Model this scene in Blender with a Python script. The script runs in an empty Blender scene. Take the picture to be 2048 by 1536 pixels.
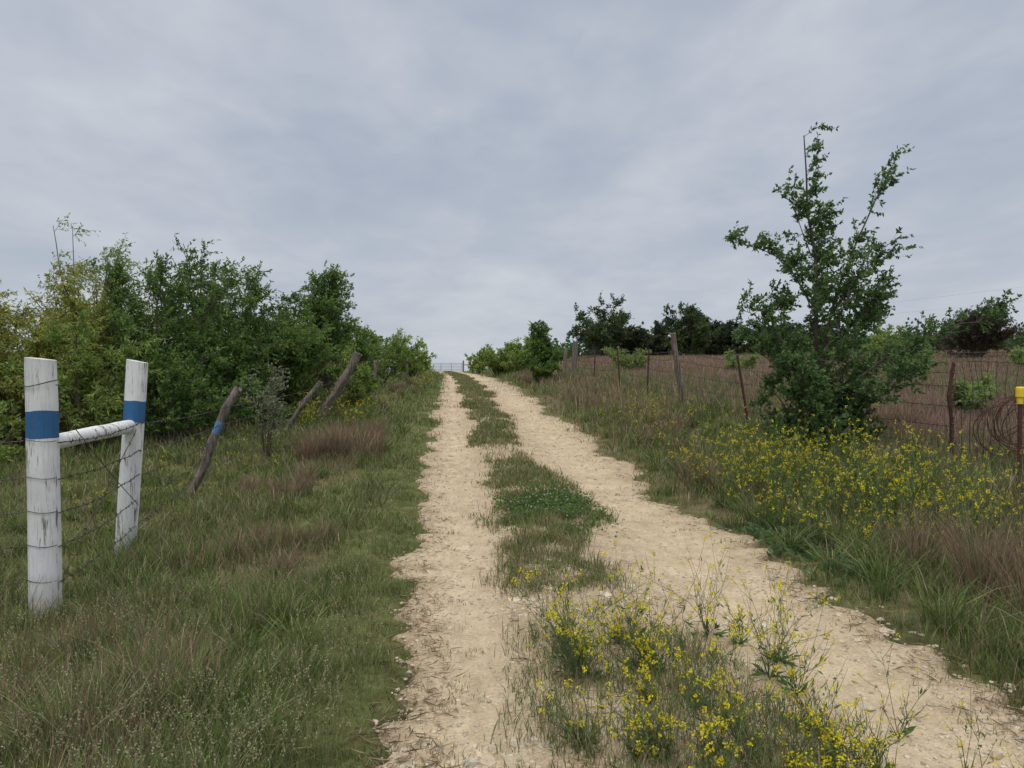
import bpy, math
import numpy as np
from mathutils import Vector
rng = np.random.default_rng(11)
sc = bpy.context.scene
sc.view_settings.view_transform = 'Standard'
sc.view_settings.look = 'None'
sc.view_settings.exposure = 0

# ------------------------------------------------------------------ helpers
def hsh(i, j, s):
    v = np.sin(i*127.1 + j*311.7 + s*74.7)*43758.5453
    return v - np.floor(v)
def vn(x, y, s=0):
    xi = np.floor(x); yi = np.floor(y); fx = x-xi; fy = y-yi
    fx = fx*fx*(3-2*fx); fy = fy*fy*(3-2*fy)
    a = hsh(xi, yi, s); b = hsh(xi+1, yi, s); c = hsh(xi, yi+1, s); d = hsh(xi+1, yi+1, s)
    return (a*(1-fx)+b*fx)*(1-fy) + (c*(1-fx)+d*fx)*fy
def fbm(x, y, s=0, o=3):
    r = 0; a = .5; t = 0
    for k in range(o):
        r = r + a*vn(x*2**k, y*2**k, s+k*3.3); t += a; a *= .5
    return r/t
def ss(a, b, x):
    t = np.clip((x-a)/(b-a), 0, 1); return t*t*(3-2*t)
def nrm(v):
    return v/(np.linalg.norm(v, axis=-1, keepdims=True)+1e-9)
def rdir(*shape):
    return nrm(rng.normal(size=shape+(3,)))

class Geo:
    def __init__(s): s.V=[]; s.T=[]; s.C=[]; s.M=[]; s.n=0
    def add(s, V, T, C, m=0):
        V = np.asarray(V, float).reshape(-1, 3); T = np.asarray(T, int).reshape(-1, 3)
        C = np.asarray(C, float)
        if C.ndim == 1: C = np.tile(C, (len(V), 1))
        s.V.append(V); s.T.append(T+s.n); s.C.append(C.reshape(-1, 3))
        s.M.append(np.full(len(T), m, int) if np.isscalar(m) else m); s.n += len(V)
    def build(s, name, mats, smooth=False, parent=None, loc=None):
        V = np.concatenate(s.V); T = np.concatenate(s.T); C = np.concatenate(s.C); M = np.concatenate(s.M)
        if loc is not None: V = V-np.array(loc)
        me = bpy.data.meshes.new(name)
        me.vertices.add(len(V)); me.vertices.foreach_set('co', V.astype(np.float32).ravel())
        me.loops.add(len(T)*3); me.loops.foreach_set('vertex_index', T.astype(np.int32).ravel())
        me.polygons.add(len(T)); me.polygons.foreach_set('loop_start', np.arange(0, len(T)*3, 3, dtype=np.int32))
        me.polygons.foreach_set('loop_total', np.full(len(T), 3, np.int32))
        for m in mats: me.materials.append(m)
        me.polygons.foreach_set('material_index', M.astype(np.int32))
        me.polygons.foreach_set('use_smooth', np.full(len(T), smooth, bool))
        me.update(calc_edges=True)
        a = me.color_attributes.new('Col', 'FLOAT_COLOR', 'POINT')
        a.data.foreach_set('color', np.hstack([C, np.ones((len(C), 1))]).astype(np.float32).ravel())
        ob = bpy.data.objects.new(name, me); sc.collection.objects.link(ob)
        if loc is not None: ob.location = loc
        if parent: ob.parent = parent
        return ob
def empty(name, loc=(0, 0, 0)):
    e = bpy.data.objects.new(name, None); sc.collection.objects.link(e); e.location = loc; e.empty_display_size=.2
    return e

def tubes(geo, P, R, sides, col, m=0, cap=False):
    P = np.asarray(P, float); N, K, _ = P.shape
    R = np.broadcast_to(np.asarray(R, float), (N, K))
    Tn = nrm(np.gradient(P, axis=1)); ref = np.array([.31, .83, .05]); ref /= np.linalg.norm(ref)
    alt = np.array([.9, -.1, .35]); dt = np.abs((Tn*ref).sum(-1, keepdims=True)).max(axis=1, keepdims=True)
    rf = np.where(dt > .9, alt, ref)
    n1 = nrm(np.cross(Tn, np.broadcast_to(rf, Tn.shape))); n2 = np.cross(Tn, n1)
    a = np.arange(sides)/sides*2*math.pi
    V = P[:, :, None]+R[:, :, None, None]*(np.cos(a)[:, None]*n1[:, :, None]+np.sin(a)[:, None]*n2[:, :, None])
    k = np.arange(K-1)[:, None]; s = np.arange(sides)[None]; s2 = (s+1) % sides
    A = k*sides+s; B = k*sides+s2; C = (k+1)*sides+s2; D = (k+1)*sides+s
    F = np.concatenate([np.stack([A, B, C], -1).reshape(-1, 3), np.stack([A, C, D], -1).reshape(-1, 3)])
    if cap:
        c = [[(K-1)*sides, (K-1)*sides+i, (K-1)*sides+i+1] for i in range(1, sides-1)]
        c += [[0, i+1, i] for i in range(1, sides-1)]
        F = np.concatenate([F, np.array(c)])
    T = (F[None]+(np.arange(N)*K*sides)[:, None, None]).reshape(-1, 3)
    col = np.asarray(col, float)
    if col.ndim == 2: col = np.repeat(col, K*sides, axis=0)
    geo.add(V, T, col, m)

def leaves(geo, P, D, L, W, col, m=0):
    N = len(P); D = nrm(D); S = nrm(np.cross(D, rdir(N))); U = np.cross(S, D)
    L = np.broadcast_to(L, (N,))[:, None]; W = np.broadcast_to(W, (N,))[:, None]
    V = np.stack([P, P+D*L*.45+S*W*.5+U*W*.18, P+D*L-U*L*.12, P+D*L*.45-S*W*.5+U*W*.18], 1)
    T = (np.array([[0, 1, 2], [0, 2, 3]])[None]+(np.arange(N)*4)[:, None, None])
    geo.add(V, T, np.repeat(col, 4, axis=0), m)

def blades(geo, B, h, w, az, lean, c0, c1, lv=(0, .4, .75, 1)):
    N = len(B); lv = np.array(lv); K = len(lv)
    dirv = np.stack([np.cos(az), np.sin(az), 0*az], -1)
    fa = az+rng.uniform(-1.2, 1.2, N)+math.pi/2
    sd = np.stack([np.cos(fa), np.sin(fa), 0*fa], -1)
    ctr = B[:, None]+np.array([0, 0, 1.])*(h[:, None]*(lv-.28*lean[:, None]*lv**2.2))[..., None]+dirv[:, None]*(h*lean)[:, None, None]*(lv**1.8)[None, :, None]
    wid = (w[:, None]*np.array([.7, 1, .7, 0])[[0, 1, 2, 3] if K == 4 else [0, 1, 3]][None])[..., None]
    Lf = ctr[:, :-1]-sd[:, None]*wid[:, :-1]*.5; Rt = ctr[:, :-1]+sd[:, None]*wid[:, :-1]*.5
    V = np.concatenate([np.stack([Lf, Rt], 2).reshape(N, -1, 3), ctr[:, -1:]], 1); nv = V.shape[1]
    F = []
    for k in range(K-2): F += [[2*k, 2*k+1, 2*k+3], [2*k, 2*k+3, 2*k+2]]
    F += [[2*(K-2), 2*(K-2)+1, nv-1]]
    T = np.array(F)[None]+(np.arange(N)*nv)[:, None, None]
    tt = np.concatenate([np.repeat(lv[:-1], 2), [1]])[None, :, None]
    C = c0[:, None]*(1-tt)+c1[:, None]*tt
    geo.add(V, T, C)

# ------------------------------------------------------------------ materials
def mat(name):
    m = bpy.data.materials.new(name); m.use_nodes = True
    nt = m.node_tree; b = nt.nodes['Principled BSDF']; return m, nt, b
def N_(nt, t, **k):
    n = nt.nodes.new(t)
    for a, v in k.items(): setattr(n, a, v)
    return n
def ramp(nt, src, pts):
    r = N_(nt, 'ShaderNodeValToRGB'); e = r.color_ramp.elements
    e[0].position, e[1].position = pts[0][0], pts[-1][0]
    e[0].color = (*pts[0][1], 1); e[1].color = (*pts[-1][1], 1)
    for p, c in pts[1:-1]:
        x = e.new(p); x.color = (*c, 1)
    nt.links.new(src, r.inputs[0]); return r.outputs[0]
def noise(nt, scale, detail=4, rough=.55, vec=None, dist=0):
    n = N_(nt, 'ShaderNodeTexNoise'); n.inputs['Scale'].default_value = scale
    n.inputs['Detail'].default_value = detail; n.inputs['Roughness'].default_value = rough
    n.inputs['Distortion'].default_value = dist
    if vec: nt.links.new(vec, n.inputs['Vector'])
    return n.outputs['Fac']
def mixc(nt, a, b, f, mode='MIX'):
    m = N_(nt, 'ShaderNodeMix', data_type='RGBA', blend_type=mode)
    for s, v in ((0, f), (6, a), (7, b)):
        if isinstance(v, (int, float)): m.inputs[s].default_value = v
        elif isinstance(v, tuple): m.inputs[s].default_value = (*v, 1)
        else: nt.links.new(v, m.inputs[s])
    return m.outputs[2]
def bump(nt, b, h, st=.5, d=.02):
    n = N_(nt, 'ShaderNodeBump'); n.inputs['Strength'].default_value = st; n.inputs['Distance'].default_value = d
    nt.links.new(h, n.inputs['Height']); nt.links.new(n.outputs[0], b.inputs['Normal'])
def objco(nt):
    return N_(nt, 'ShaderNodeTexCoord').outputs['Object']
def mapping(nt, v, scale, rot=(0, 0, 0)):
    m = N_(nt, 'ShaderNodeMapping'); m.inputs['Scale'].default_value = scale; m.inputs['Rotation'].default_value = rot; nt.links.new(v, m.inputs[0]); return m.outputs[0]

def veg_mat(name, trans=.3, rough=.55, spec=.25):
    m, nt, b = mat(name)
    at = N_(nt, 'ShaderNodeAttribute', attribute_name='Col')
    f = noise(nt, 9, 2, vec=objco(nt))
    c = mixc(nt, at.outputs['Color'], ramp(nt, f, [(.3, (.78, .8, .78)), (.7, (1.2, 1.18, 1.15))]), 1., 'MULTIPLY')
    nt.links.new(c, b.inputs['Base Color']); b.inputs['Roughness'].default_value = rough
    b.inputs['Specular IOR Level'].default_value = spec
    if trans > 0:
        t = N_(nt, 'ShaderNodeBsdfTranslucent'); nt.links.new(c, t.inputs[0])
        mx = N_(nt, 'ShaderNodeMixShader'); mx.inputs[0].default_value = trans
        nt.links.new(b.outputs[0], mx.inputs[1]); nt.links.new(t.outputs[0], mx.inputs[2])
        nt.links.new(mx.outputs[0], nt.nodes['Material Output'].inputs[0])
    return m
M_leaf = veg_mat('foliage', .42, .5, .35)
M_grass = veg_mat('grass_blades', .32, .65, .15)
M_flower = veg_mat('petals', .35, .6, .1)

def bark_mat(name, c1, c2, sc_=(30, 30, 4)):
    m, nt, b = mat(name); v = mapping(nt, objco(nt), sc_)
    f = noise(nt, 1.0, 6, .65, v)
    nt.links.new(ramp(nt, f, [(.3, c1), (.7, c2)]), b.inputs['Base Color'])
    b.inputs['Roughness'].default_value = .9; b.inputs['Specular IOR Level'].default_value = .15
    bump(nt, b, f, .8, .015); return m
M_bark = bark_mat('bark', (.05, .04, .034), (.15, .125, .10))
M_oldwood = bark_mat('weathered_wood', (.035, .024, .02), (.29, .245, .21), (30, 30, 2.5))
M_greywood = bark_mat('grey_wood', (.08, .068, .055), (.28, .24, .21), (26, 26, 2.5))

def paint(name, col, wood=(.2, .17, .14)):
    m, nt, b = mat(name); o = objco(nt)
    f = noise(nt, 1., 6, .7, mapping(nt, o, (60, 60, 5)))
    g = noise(nt, 1., 4, .6, mapping(nt, o, (14, 14, 2.2)))
    mm = N_(nt, 'ShaderNodeMath', operation='MULTIPLY'); nt.links.new(f, mm.inputs[0]); nt.links.new(g, mm.inputs[1])
    fac = ramp(nt, mm.outputs[0], [(.160, (1, 1, 1)), (.195, (0, 0, 0))])
    dirt = ramp(nt, noise(nt, 5, 5, .6, o), [(.3, tuple(x*.82 for x in col)), (.65, col)])
    fine = ramp(nt, f, [(.35, (.8, .79, .77)), (.5, (1, 1, 1))])
    dirt = mixc(nt, dirt, fine, 1., 'MULTIPLY')
    sz = N_(nt, 'ShaderNodeSeparateXYZ'); nt.links.new(o, sz.inputs[0])
    grime = ramp(nt, sz.outputs[2], [(.0, (.45, .42, .36)), (.3, (1, 1, 1))])
    dirt = mixc(nt, dirt, grime, .8, 'MULTIPLY')
    nt.links.new(mixc(nt, dirt, wood, fac), b.inputs['Base Color'])
    b.inputs['Roughness'].default_value = .75; b.inputs['Specular IOR Level'].default_value = .2
    bump(nt, b, f, .8, .01); return m
M_white = paint('white_paint', (.80, .81, .80)); M_blue = paint('blue_paint', (.045, .15, .33), (.10, .14, .2))
M_bluefade = paint('faded_blue_paint', (.12, .24, .42), (.16, .13, .11))
def metal(name, c1, c2, r=.6, me=.4):
    m, nt, b = mat(name)
    nt.links.new(ramp(nt, noise(nt, 30, 4, vec=objco(nt)), [(.35, c1), (.65, c2)]), b.inputs['Base Color'])
    b.inputs['Roughness'].default_value = r; b.inputs['Metallic'].default_value = me; return m
M_wire = metal('rusty_wire', (.04, .028, .024), (.10, .078, .068))
M_gate = metal('galvanised_gate', (.22, .27, .31), (.36, .40, .43), .5, .3)
M_rust = metal('rusty_steel', (.055, .02, .016), (.11, .042, .035), .8, .1)
M_yellow = metal('yellow_plastic', (.80, .56, .02), (.88, .66, .04), .45, 0)
M_line = metal('cable', (.2, .2, .21), (.26, .26, .27), .6, .2)

# ------------------------------------------------------------------ terrain
def cx(y): return -1.1*ss(45, 100, y)
_yy = np.array([-50, 0, 8, 11, 13.5, 18, 23, 34, 47, 70, 92, 104, 125, 170, 260, 4000])
_zz = np.array([-.3, 0, .0, .1, .23, .46, .72, .95, 1.14, 1.42, 1.60, 1.62, 1.2, -1.5, -5, -8])
def prof(y):
    return (np.interp(y-1.5, _yy, _zz)+np.interp(y, _yy, _zz)*2+np.interp(y+1.5, _yy, _zz))/4
def H(x, y):
    x = np.asarray(x, float); y = np.asarray(y, float)
    z = prof(y)
    fade = 1-ss(120, 250, y)
    z = z+.36*ss(3.6, 6.2, x)*ss(4.5, 10, y)*fade+1.15*ss(4, 13, x)*ss(14, 65, y)*fade
    z = z+.7*ss(15, 60, x)*ss(20, 65, y)*fade
    z = z-.5*ss(-3, -14, x)*ss(6, 20, y)*fade*.6
    off = np.maximum(ss(-.5, -1.4, x), ss(2.8, 3.6, x))
    z = z+(fbm(x*.5+7, y*.5, 2)-.5)*.18*off+(fbm(x*2.3, y*2.3, 5)-.5)*.06*off
    z = z+.03*np.exp(-((x+.72)/.22)**2)+.05*np.exp(-((x-3.15)/.3)**2)
    return z
def RL(y): return -.36+cx(y)+(vn(y*1.3, y*0, 3)-.5)*.30+(vn(y*5.1, y*0, 4)-.5)*.16+(vn(y*14., y*0, 8)-.5)*.08
def RR(y): return 2.68+cx(y)+(vn(y*1.1, y*0+5, 6)-.5)*.42+(vn(y*4.3, y*0+5, 7)-.5)*.24+(vn(y*13., y*0, 9)-.5)*.10+.25*ss(14, 40, y)
def Hroad(x, y):
    xr = x-cx(y)
    rut = -.03*np.exp(-((xr-.05)/.3)**2)-.03*np.exp(-((xr-2.05)/.38)**2)+.02*np.exp(-((xr-.95)/.35)**2)
    return H(x, y)+.02+rut+(fbm(x*3, y*3, 21)-.5)*.03+(vn(x*14, y*14, 22)-.5)*.010
def surf(x, y):
    inside = (x > RL(y)) & (x < RR(y)) & (y < 108)
    return np.where(inside, Hroad(x, y), H(x, y))

sx = np.linspace(-8.1, 8.1, 460); xs = 1.5*np.sinh(sx)/1.0+1
sy = np.linspace(-4.5, 7.9, 430); ys = 2.6*np.sinh(sy)*.6+6
X, Y = np.meshgrid(xs, ys)
Z = H(X, Y)
inn = ss(-.02, .12, X-RL(Y))*ss(-.02, .12, RR(Y)-X)*(Y < 108)
Z = Z-.07*inn
def gridT(ny, nx):
    i = (np.arange(ny-1)[:, None]*nx+np.arange(nx-1)[None]).ravel()
    return np.concatenate([np.stack([i, i+1, i+nx+1], 1), np.stack([i, i+nx+1, i+nx], 1)])
PATCH = [(-1.7, 12.5, .8, 1.8, .65), (-2.2, 9.8, .8, .8, .25), (4.0, 5.0, .7, 1.2, .65), (3.8, 14.5, .9, 5, .5), (3.3, 8.8, .5, 1.4, .4), (-1.7, 3.9, .6, .5, .45), (4.2, 26, 1.2, 9, .5), (-3.7, 4.2, .9, .7, .45), (-1.5, 6.5, .5, .9, .35), (-1.3, 2.9, .4, .35, .35)]
def brown(x, y):
    n = fbm(x*.55+3, y*.4+9, 31); n2 = fbm(x*1.7, y*1.3, 35)
    b = .10+.10*ss(2.8, 4.2, x)+.72*ss(5.4, 6.8, x+.3*n)*ss(5, 11, y)
    b = b+(n-.5)*.5+(n2-.5)*.7
    for (px, py, rx, ry, a) in PATCH:
        b = b+a*np.exp(-((x-px)/rx)**2-((y-py)/ry)**2)
    b = b-.5*np.exp(-((x+.7)/.5)**2)
    return np.clip(b, 0.02, 1)
bb = brown(X, Y)[..., None]
g1 = np.array([.115, .13, .05]); g2 = np.array([.22, .155, .12])
GC = g1*(1-bb)+g2*bb
far = ss(120, 300, np.hypot(X, Y))[..., None]
GC = GC*(1-far)+np.array([.07, .09, .04])*far
g = Geo(); g.add(np.stack([X, Y, Z], -1), gridT(len(ys), len(xs)), GC.reshape(-1, 3))
m, nt, b = mat('grassland_soil')
at = N_(nt, 'ShaderNodeAttribute', attribute_name='Col'); o = objco(nt)
f = noise(nt, 6, 8, .7, o); f2 = noise(nt, .8, 5, .6, o)
c = mixc(nt, at.outputs['Color'], ramp(nt, f, [(.3, (.5, .5, .5)), (.7, (1.5, 1.45, 1.4))]), 1., 'MULTIPLY')
c = mixc(nt, c, ramp(nt, f2, [(.3, (.8, .85, .8)), (.7, (1.2, 1.15, 1.1))]), 1., 'MULTIPLY')
nt.links.new(c, b.inputs['Base Color']); b.inputs['Roughness'].default_value = 1; b.inputs['Specular IOR Level'].default_value = .05
bump(nt, b, f, 1, .05)
g.build('ground', [m], True)

# road
ry = 2.2*np.sinh(np.linspace(-1.9, 4.62, 1000))*1.0+2; ry = ry[ry < 108.5]
u = np.linspace(0, 1, 120); L = RL(ry)[:, None]; R = RR(ry)[:, None]
RX = L-.06+(R-L+.12)*u; RY = np.repeat(ry[:, None], len(u), 1)
RZ = Hroad(RX, RY); e = np.minimum(RX-L+.06, R+.06-RX); RZ = RZ-.11*(1-ss(0, .13, e))
xr = RX-cx(RY)
med = np.exp(-((xr-.95)/.42)**4)
trk = np.exp(-((xr-.05)/.3)**2)+np.exp(-((xr-2.05)/.42)**2)
n = fbm(RX*1.1, RY*.7, 41)
RC = np.array([.525, .425, .29])*(1-.0*n)[..., None]
t_ = np.clip(trk*.75+(n-.5)*1.0, 0, 1)[..., None]; RC = RC*(1-t_)+np.array([.625, .51, .355])*t_
md = np.clip(med*(.15+.9*(fbm(RX*3, RY*3, 44)-.38)), 0, .7)[..., None]; RC = RC*(1-md)+np.array([.33, .27, .19])*md
ed = (1-ss(0, .3, e))[..., None]*.5; RC = RC*(1-ed)+np.array([.32, .25, .16])*ed
g = Geo(); g.add(np.stack([RX, RY, RZ], -1), gridT(len(ry), len(u)), RC.reshape(-1, 3))
m, nt, b = mat('caliche_dirt')
at = N_(nt, 'ShaderNodeAttribute', attribute_name='Col'); o = objco(nt)
f = noise(nt, 45, 8, .75, o); f2 = noise(nt, 3.2, 6, .65, o); f3 = noise(nt, 12, 5, .6, mapping(nt, o, (1, .35, 1)))
vo = N_(nt, 'ShaderNodeTexVoronoi'); vo.inputs['Scale'].default_value = 55; nt.links.new(o, vo.inputs['Vector'])
c = mixc(nt, at.outputs['Color'], ramp(nt, f, [(.3, (.74, .72, .69)), (.5, (1, 1, 1)), (.72, (1.2, 1.2, 1.2))]), 1., 'MULTIPLY')
c = mixc(nt, c, ramp(nt, f2, [(.3, (.82, .79, .75)), (.65, (1.08, 1.08, 1.08))]), 1., 'MULTIPLY')
c = mixc(nt, c, ramp(nt, f3, [(.35, (.89, .88, .86)), (.6, (1.05, 1.05, 1.05))]), 1., 'MULTIPLY')
c = mixc(nt, c, ramp(nt, vo.outputs['Distance'], [(.0, (1.12, 1.12, 1.12)), (.5, (.88, .87, .86))]), .6, 'MULTIPLY')
nt.links.new(c, b.inputs['Base Color']); b.inputs['Roughness'].default_value = 1; b.inputs['Specular IOR Level'].default_value = .05
hm = N_(nt, 'ShaderNodeMath', operation='SUBTRACT'); nt.links.new(f, hm.inputs[0]); nt.links.new(vo.outputs['Distance'], hm.inputs[1])
bump(nt, b, hm.outputs[0], .72, .016)
g.build('dirt_road', [m], True)

# stones
ph = (1+5**.5)/2
ico = nrm(np.array([[-1, ph, 0], [1, ph, 0], [-1, -ph, 0], [1, -ph, 0], [0, -1, ph], [0, 1, ph], [0, -1, -ph], [0, 1, -ph], [ph, 0, -1], [ph, 0, 1], [-ph, 0, -1], [-ph, 0, 1]], float))
icf = np.array([[0,11,5],[0,5,1],[0,1,7],[0,7,10],[0,10,11],[1,5,9],[5,11,4],[11,10,2],[10,7,6],[7,1,8],[3,9,4],[3,4,2],[3,2,6],[3,6,8],[3,8,9],[4,9,5],[2,4,11],[6,2,10],[8,6,7],[9,8,1]])
m_st, nt, b = mat('limestone')
at = N_(nt, 'ShaderNodeAttribute', attribute_name='Col'); f = noise(nt, 40, 5, .6, objco(nt))
nt.links.new(mixc(nt, at.outputs['Color'], ramp(nt, f, [(.3, (.75, .73, .7)), (.7, (1.15, 1.15, 1.15))]), 1., 'MULTIPLY'), b.inputs['Base Color'])
b.inputs['Roughness'].default_value = .95; b.inputs['Specular IOR Level'].default_value = .1
bump(nt, b, f, .5, .01)
def stones(name, x, y, r, flat=.6, sink=.3):
    n = len(x)
    a = rng.uniform(0, 2*math.pi, n); V = ico[None]*(1+rng.uniform(-.28, .28, (n, 12, 1)))
    V = V*np.stack([rng.uniform(.8, 1.4, n), rng.uniform(.7, 1.1, n), flat*rng.uniform(.6, 1.2, n)], -1)[:, None]*r[:, None, None]
    ca, sa = np.cos(a)[:, None], np.sin(a)[:, None]
    V = np.stack([V[..., 0]*ca-V[..., 1]*sa, V[..., 0]*sa+V[..., 1]*ca, V[..., 2]], -1)
    V = V+np.stack([x, y, surf(x, y)+r*flat*(1-2*sink)*.5], -1)[:, None]
    k = rng.uniform(.6, 1.12, (n, 1)); t = rng.uniform(0, 1, (n, 1))
    C = (np.array([.55, .45, .31])*t+np.array([.55, .49, .39])*(1-t))*k
    g = Geo(); g.add(V, icf[None]+(np.arange(n)*12)[:, None, None], np.repeat(C, 12, axis=0)); g.build(name, [m_st])
n = 38000
yy = np.exp(rng.uniform(np.log(1.8), np.log(45), n)); uu = rng.uniform(0, 1, n)
xx = RL(yy)+(RR(yy)-RL(yy))*uu
xr = xx-cx(yy); keep = rng.uniform(0, 1, n) < (.17+.6*np.exp(-((xr-.95)/.5)**2)+.5*ss(.45, .0, np.abs(xr+.3))+.35*ss(.5, 0, np.abs(xr-2.6))+.5*(fbm(xx*2, yy*2, 51) > .55)+.8*ss(3.6, 2.6, yy)*(xr < 1.4))
xx = xx[keep]; yy = yy[keep]; rr = (.0035+.009*rng.uniform(0, 1, len(xx))**2.5)*(1+yy*.06)
stones('gravel', xx, yy, rr)
n = 230; yb = rng.uniform(2.2, 3.2, n); xb = rng.uniform(-.25, 1.2, n)
yb2 = rng.uniform(4.6, 5.4, 100); xb2 = rng.uniform(.4, 1.4, 100); yb3 = rng.uniform(2.6, 5, 80); xb3 = rng.uniform(1.7, 2.9, 80); yb4 = rng.uniform(5, 20, 130); xb4 = rng.uniform(-.4, 2.7, 130)
xb = np.concatenate([xb, xb2, xb3, xb4]); yb = np.concatenate([yb, yb2, yb3, yb4])
stones('limestone_rocks', xb, yb, .012+.033*rng.uniform(0, 1, len(xb))**2.4, .45, .45)

# ------------------------------------------------------------------ grass
TH = math.radians(4.8)
def polar(n, r0, r1, a0=-50, a1=50):
    r = np.exp(rng.uniform(np.log(r0), np.log(r1), n)); a = np.radians(rng.uniform(a0, a1, n))+TH
    return r*np.sin(a), r*np.cos(a), r
GG = (np.array([.09, .155, .04]), np.array([.20, .25, .08]))
BB = (np.array([.23, .145, .105]), np.array([.38, .30, .20]))
def tufts(geo, x, y, r, nb, hfun, br, spread=.05, wbase=.0042, lv=(0, .4, .75, 1), leanr=(.15, .8), gcols=GG, bcols=BB, straw_p=.11):
    n = len(x); X_ = np.repeat(x, nb)+rng.normal(0, spread, n*nb)*np.repeat(1+r*.03, nb); Y_ = np.repeat(y, nb)+rng.normal(0, spread, n*nb)*np.repeat(1+r*.03, nb)
    rr = np.repeat(r, nb); hh = np.repeat(hfun, nb)*rng.uniform(.4, 1.2, n*nb)
    isb = np.repeat(rng.uniform(0, 1, n) < br, nb)
    isb = isb ^ (rng.uniform(0, 1, n*nb) < .09)
    w = wbase*np.maximum(1, rr/4.5)*rng.uniform(.6, 1.3, n*nb)
    hh = np.where(isb, hh*1.1, hh); w = np.where(isb, w*.75, w)
    lean = rng.uniform(leanr[0], leanr[1], n*nb); lean = np.where(isb, lean*.75, lean)
    az = rng.uniform(0, 2*math.pi, n*nb)
    t = np.repeat(rng.uniform(0, 1, n), nb)[:, None]; k = rng.uniform(.65, 1.3, (n*nb, 1))
    gc = gcols[0]*(1-t)+gcols[1]*t
    bc = bcols[0]*(1-t)+bcols[1]*t
    straw = (rng.uniform(0, 1, (n*nb, 1)) < straw_p)
    tip = np.where(isb[:, None], bc, gc)*k; tip = np.where(straw, np.array([.40, .35, .22])*k, tip)
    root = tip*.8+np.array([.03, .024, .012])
    z = surf(X_, Y_)-.01
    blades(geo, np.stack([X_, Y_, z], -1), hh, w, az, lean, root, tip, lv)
def side_mask(x, y):
    return np.maximum(RL(y)-x, x-RR(y))
x, y, r = polar(80000, 1.7, 120)
d = side_mask(x, y); p = ss(-.05, .12, d)*(y < 130)
clump = fbm(x*2.6, y*2.6, 61)
p = p*(.35+.65*ss(.36, .55, clump))
k = (rng.uniform(0, 1, len(x)) < p) & ((x < 6.3) | (y < 5)); x, y, r, d, clump = x[k], y[k], r[k], d[k], clump[k]
br = brown(x, y)
h = (.06+.08*ss(0, .8, d))*(.3+1.0*fbm(x*.8, y*.8, 63)+1.1*ss(.45, .75, clump))
h = h+.09*ss(.2, .8, d)*br+.06*ss(4.2, 2.8, y)*(x < -.6)
h = np.where(x > 2.7, h*1.4+.02, h)
h = h*(1-.6*np.exp(-((x+2.75)/.8)**2-((y-4.7)/1.4)**2))
near = r < 14
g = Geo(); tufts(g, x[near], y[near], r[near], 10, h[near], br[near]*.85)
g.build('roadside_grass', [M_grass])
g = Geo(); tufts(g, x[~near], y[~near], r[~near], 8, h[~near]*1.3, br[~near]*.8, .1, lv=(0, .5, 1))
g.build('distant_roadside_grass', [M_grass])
x, y, r = polar(52000, 8, 115, 4, 50)
k = (x > 6.0) & (rng.uniform(0, 1, len(x)) < .9); x, y, r = x[k], y[k], r[k]
g = Geo(); hb = (.28+.22*fbm(x*.4, y*.4, 66))*(.6+.4*ss(10, 16, y))
BF = (np.array([.25, .145, .125]), np.array([.37, .255, .21]))
tufts(g, x, y, r, 8, hb*(1-.25*ss(25, 60, r)), np.clip(.66+1.3*(fbm(x*.25, y*.2, 68)-.45), 0, .95)*(.35+.65*ss(6.2, 8, x)*ss(8, 12, y)), .12, lv=(0, .5, 1), leanr=(.05, .45), bcols=BF)
g.build('reddish_field_grass', [M_grass])
g = Geo()
cl = []
def bunch(n, x0, x1, y0, y1, h0, h1): 
    for _ in range(n): cl.append((rng.uniform(x0, x1), rng.uniform(y0, y1), rng.uniform(h0, h1)))
bunch(26, -2.3, -1.2, 11.3, 14.2, .45, .7); bunch(6, -3, -1.8, 8.8, 10.3, .3, .45); bunch(32, 3.4, 4.6, 3.9, 5.8, .5, .8)
bunch(40, 3.4, 4.6, 12, 22, .35, .6); bunch(10, 3.1, 3.6, 8, 10, .35, .5); bunch(12, -2.2, -1.1, 3.0, 4.6, .2, .34); bunch(8, -1.9, -1.0, 5.6, 7.5, .2, .32)
bunch(44, 3.6, 5.2, 22, 45, .45, .7); bunch(10, -2.4, -1.2, 15, 40, .35, .5); bunch(12, -4.6, -3.1, 3.6, 5.0, .25, .38); bunch(50, 7.5, 16, 12, 22, .45, .65)
for (x0, y0, h0) in cl:
    dist = math.hypot(x0, y0); n = 110 if dist < 16 else 70
    a = rng.uniform(0, 2*math.pi, n); q = rng.uniform(0, .13, n); X_ = x0+q*np.cos(a); Y_ = y0+q*np.sin(a)
    t = rng.uniform(0, 1, (n, 1)); c = (np.array([.25, .15, .11])*t+np.array([.38, .29, .20])*(1-t))*rng.uniform(.7, 1.2, (n, 1))
    gr = rng.uniform(0, 1, (n, 1)) < .2; c = np.where(gr, np.array([.13, .17, .06]), c)
    blades(g, np.stack([X_, Y_, surf(X_, Y_)-.01], -1), h0*rng.uniform(.5, 1.1, n), .0035*max(1, dist/5)*rng.uniform(.7, 1.2, n), a+rng.normal(0, .5, n), rng.uniform(.1, .6, n), c*.8, c)
g.build('dry_bunch_grass', [M_grass])
g = Geo(); cl = []
bunch(80, -3.4, -.7, 2.0, 3.4, .22, .36); bunch(70, -4.2, -.8, 3.2, 5, .16, .30); bunch(55, -5, -.9, 5, 10, .16, .30); bunch(60, 2.95, 4.3, 3.6, 8, .25, .45); bunch(60, 3.0, 5.5, 8, 18, .25, .45); bunch(60, -5, -.9, 10, 20, .2, .36)
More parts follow.
